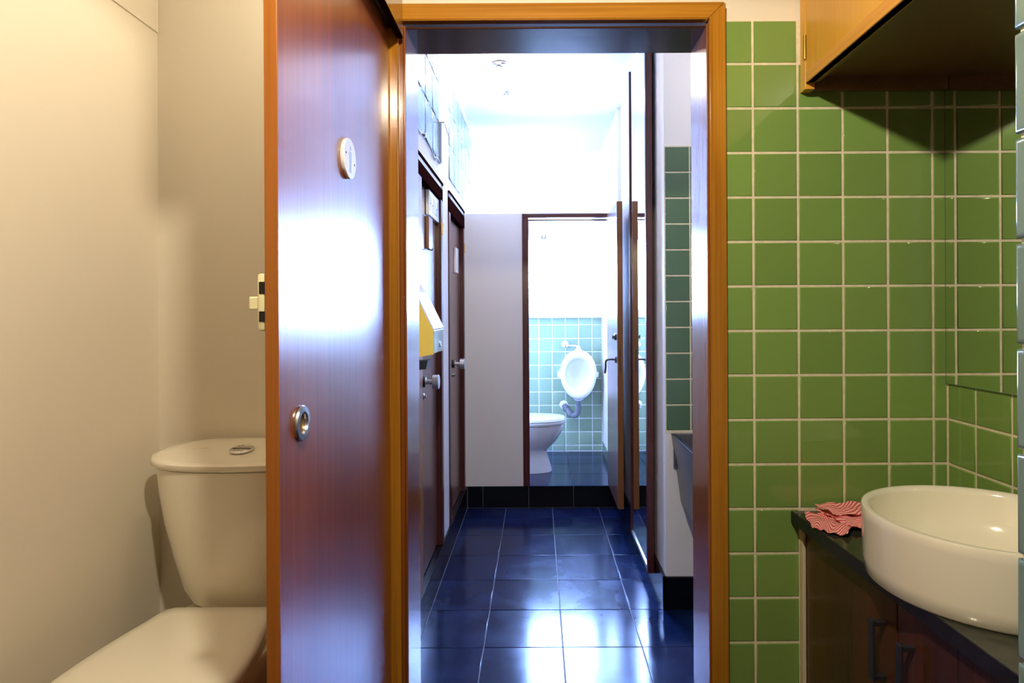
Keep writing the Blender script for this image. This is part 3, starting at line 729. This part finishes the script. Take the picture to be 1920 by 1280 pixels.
tag(mesh_obj('soap_bracket', add(hexa([(-.485, 2.215, 1.095), (-.396, 2.215, 1.102), (-.390, 2.215, 1.132), (-.485, 2.215, 1.125)], [(-.485, 2.30, 1.095), (-.396, 2.30, 1.102), (-.390, 2.30, 1.132), (-.485, 2.30, 1.125)])), M['plastic_k']), 'black bracket under the yellow towel dispenser', 'bracket')

cb = thing('wall_cable', 'thin grey cable running below the nearer glass blocks', 'cable', (-.48, 2.7, 2.04))
part('cable', tube(bez([(-.478, 2.30, 2.075), (-.478, 2.55, 2.045), (-.478, 2.66, 2.062), (-.478, 2.80, 2.050), (-.478, 2.92, 2.028), (-.478, 3.0, 2.045), (-.476, 3.08, 2.036)], 6), .004, 8), M['pvc'], cb, smooth=True)
part('clip', box(-.485, -.472, 2.66, 2.68, 2.050, 2.072, .002), M['steel'], cb)
part('clip', box(-.485, -.472, 2.955, 2.972, 2.026, 2.048, .002), M['steel'], cb)
part('stay_bar', box(-.485, -.466, 3.075, 3.095, 2.04, 2.235, .003), M['steel'], cb, 'grey metal bar')
part('bracket', add(box(-.484, -.452, 3.072, 3.098, 2.232, 2.240, .001), tube([(-.455, 3.10, 2.235), (-.44, 3.16, 2.18)], .003, 8)), M['steel'], cb)

du = thing('vent_pipe', 'white bent pipe rising at the far left above the partition', 'pipe', (-.43, 4.9, 1.97))
part('pipe', tube(bez([(-.62, 4.9, 2.585), (-.53, 4.9, 2.585), (-.47, 4.9, 2.565), (-.437, 4.9, 2.51), (-.43, 4.9, 2.42), (-.43, 4.9, 2.1), (-.43, 4.9, .144)], 7), .042, 18), M['plastic_w'], du, smooth=True)
part('collar', rev((-.43, 4.9, 2.36), (0, 0, 1), [(.047, 0), (.048, .004), (.048, .05), (.047, .054)], 20), M['plastic_w'], du, smooth=40)

sp = thing('ceiling_spotlight', 'ceiling spotlight with one lit and one unlit head in the passage', 'lamp', (-.20, 3.42, 2.66))
part('base_plate', rev((-.20, 3.42, 2.66), (0, 0, -1), [(.045, 0), (.045, .008), (.035, .016), (0, .018)], 28), M['steel'], sp, smooth=40)
part('arm', tube(bez([(-.20, 3.42, 2.646), (-.23, 3.40, 2.652), (-.25, 3.36, 2.648), (-.256, 3.34, 2.635)], 5), .005, 8), M['steel'], sp, smooth=True)
part('arm', tube(bez([(-.20, 3.42, 2.646), (-.19, 3.42, 2.61), (-.175, 3.42, 2.575), (-.170, 3.42, 2.555)], 5), .005, 8), M['steel'], sp, smooth=True)
part('arm', tube(bez([(-.172, 3.42, 2.56), (-.155, 3.42, 2.548), (-.135, 3.42, 2.535)], 4), .004, 8), M['steel'], sp, smooth=True)
h1 = part('spot_head', rev((-.203, 3.40, 2.640), (0, -.35, -1), [(.012, 0), (.030, .02), (.034, .04), (.031, .041), (.028, .038)], 24), M['chrome'], sp, smooth=40)
part('bulb', rev((-.203, 3.40, 2.640), (0, -.35, -1), [(.02, .030), (.029, .038), (.024, .047), (0, .050)], 20), M['bulb'], h1, 'glowing bulb', smooth=True)
h2 = part('spot_head', rev((-.168, 3.42, 2.565), (.05, .1, -1), [(.006, 0), (.014, .015), (.020, .045), (.021, .070), (.018, .071), (.016, .060), (0, .058)], 24), M['chrome'], sp, 'unlit chrome spot head', smooth=40)
light('spotlight_bulb', 'POINT', (-.205, 3.375, 2.57), 14, (1.0, .80, .60), .035)
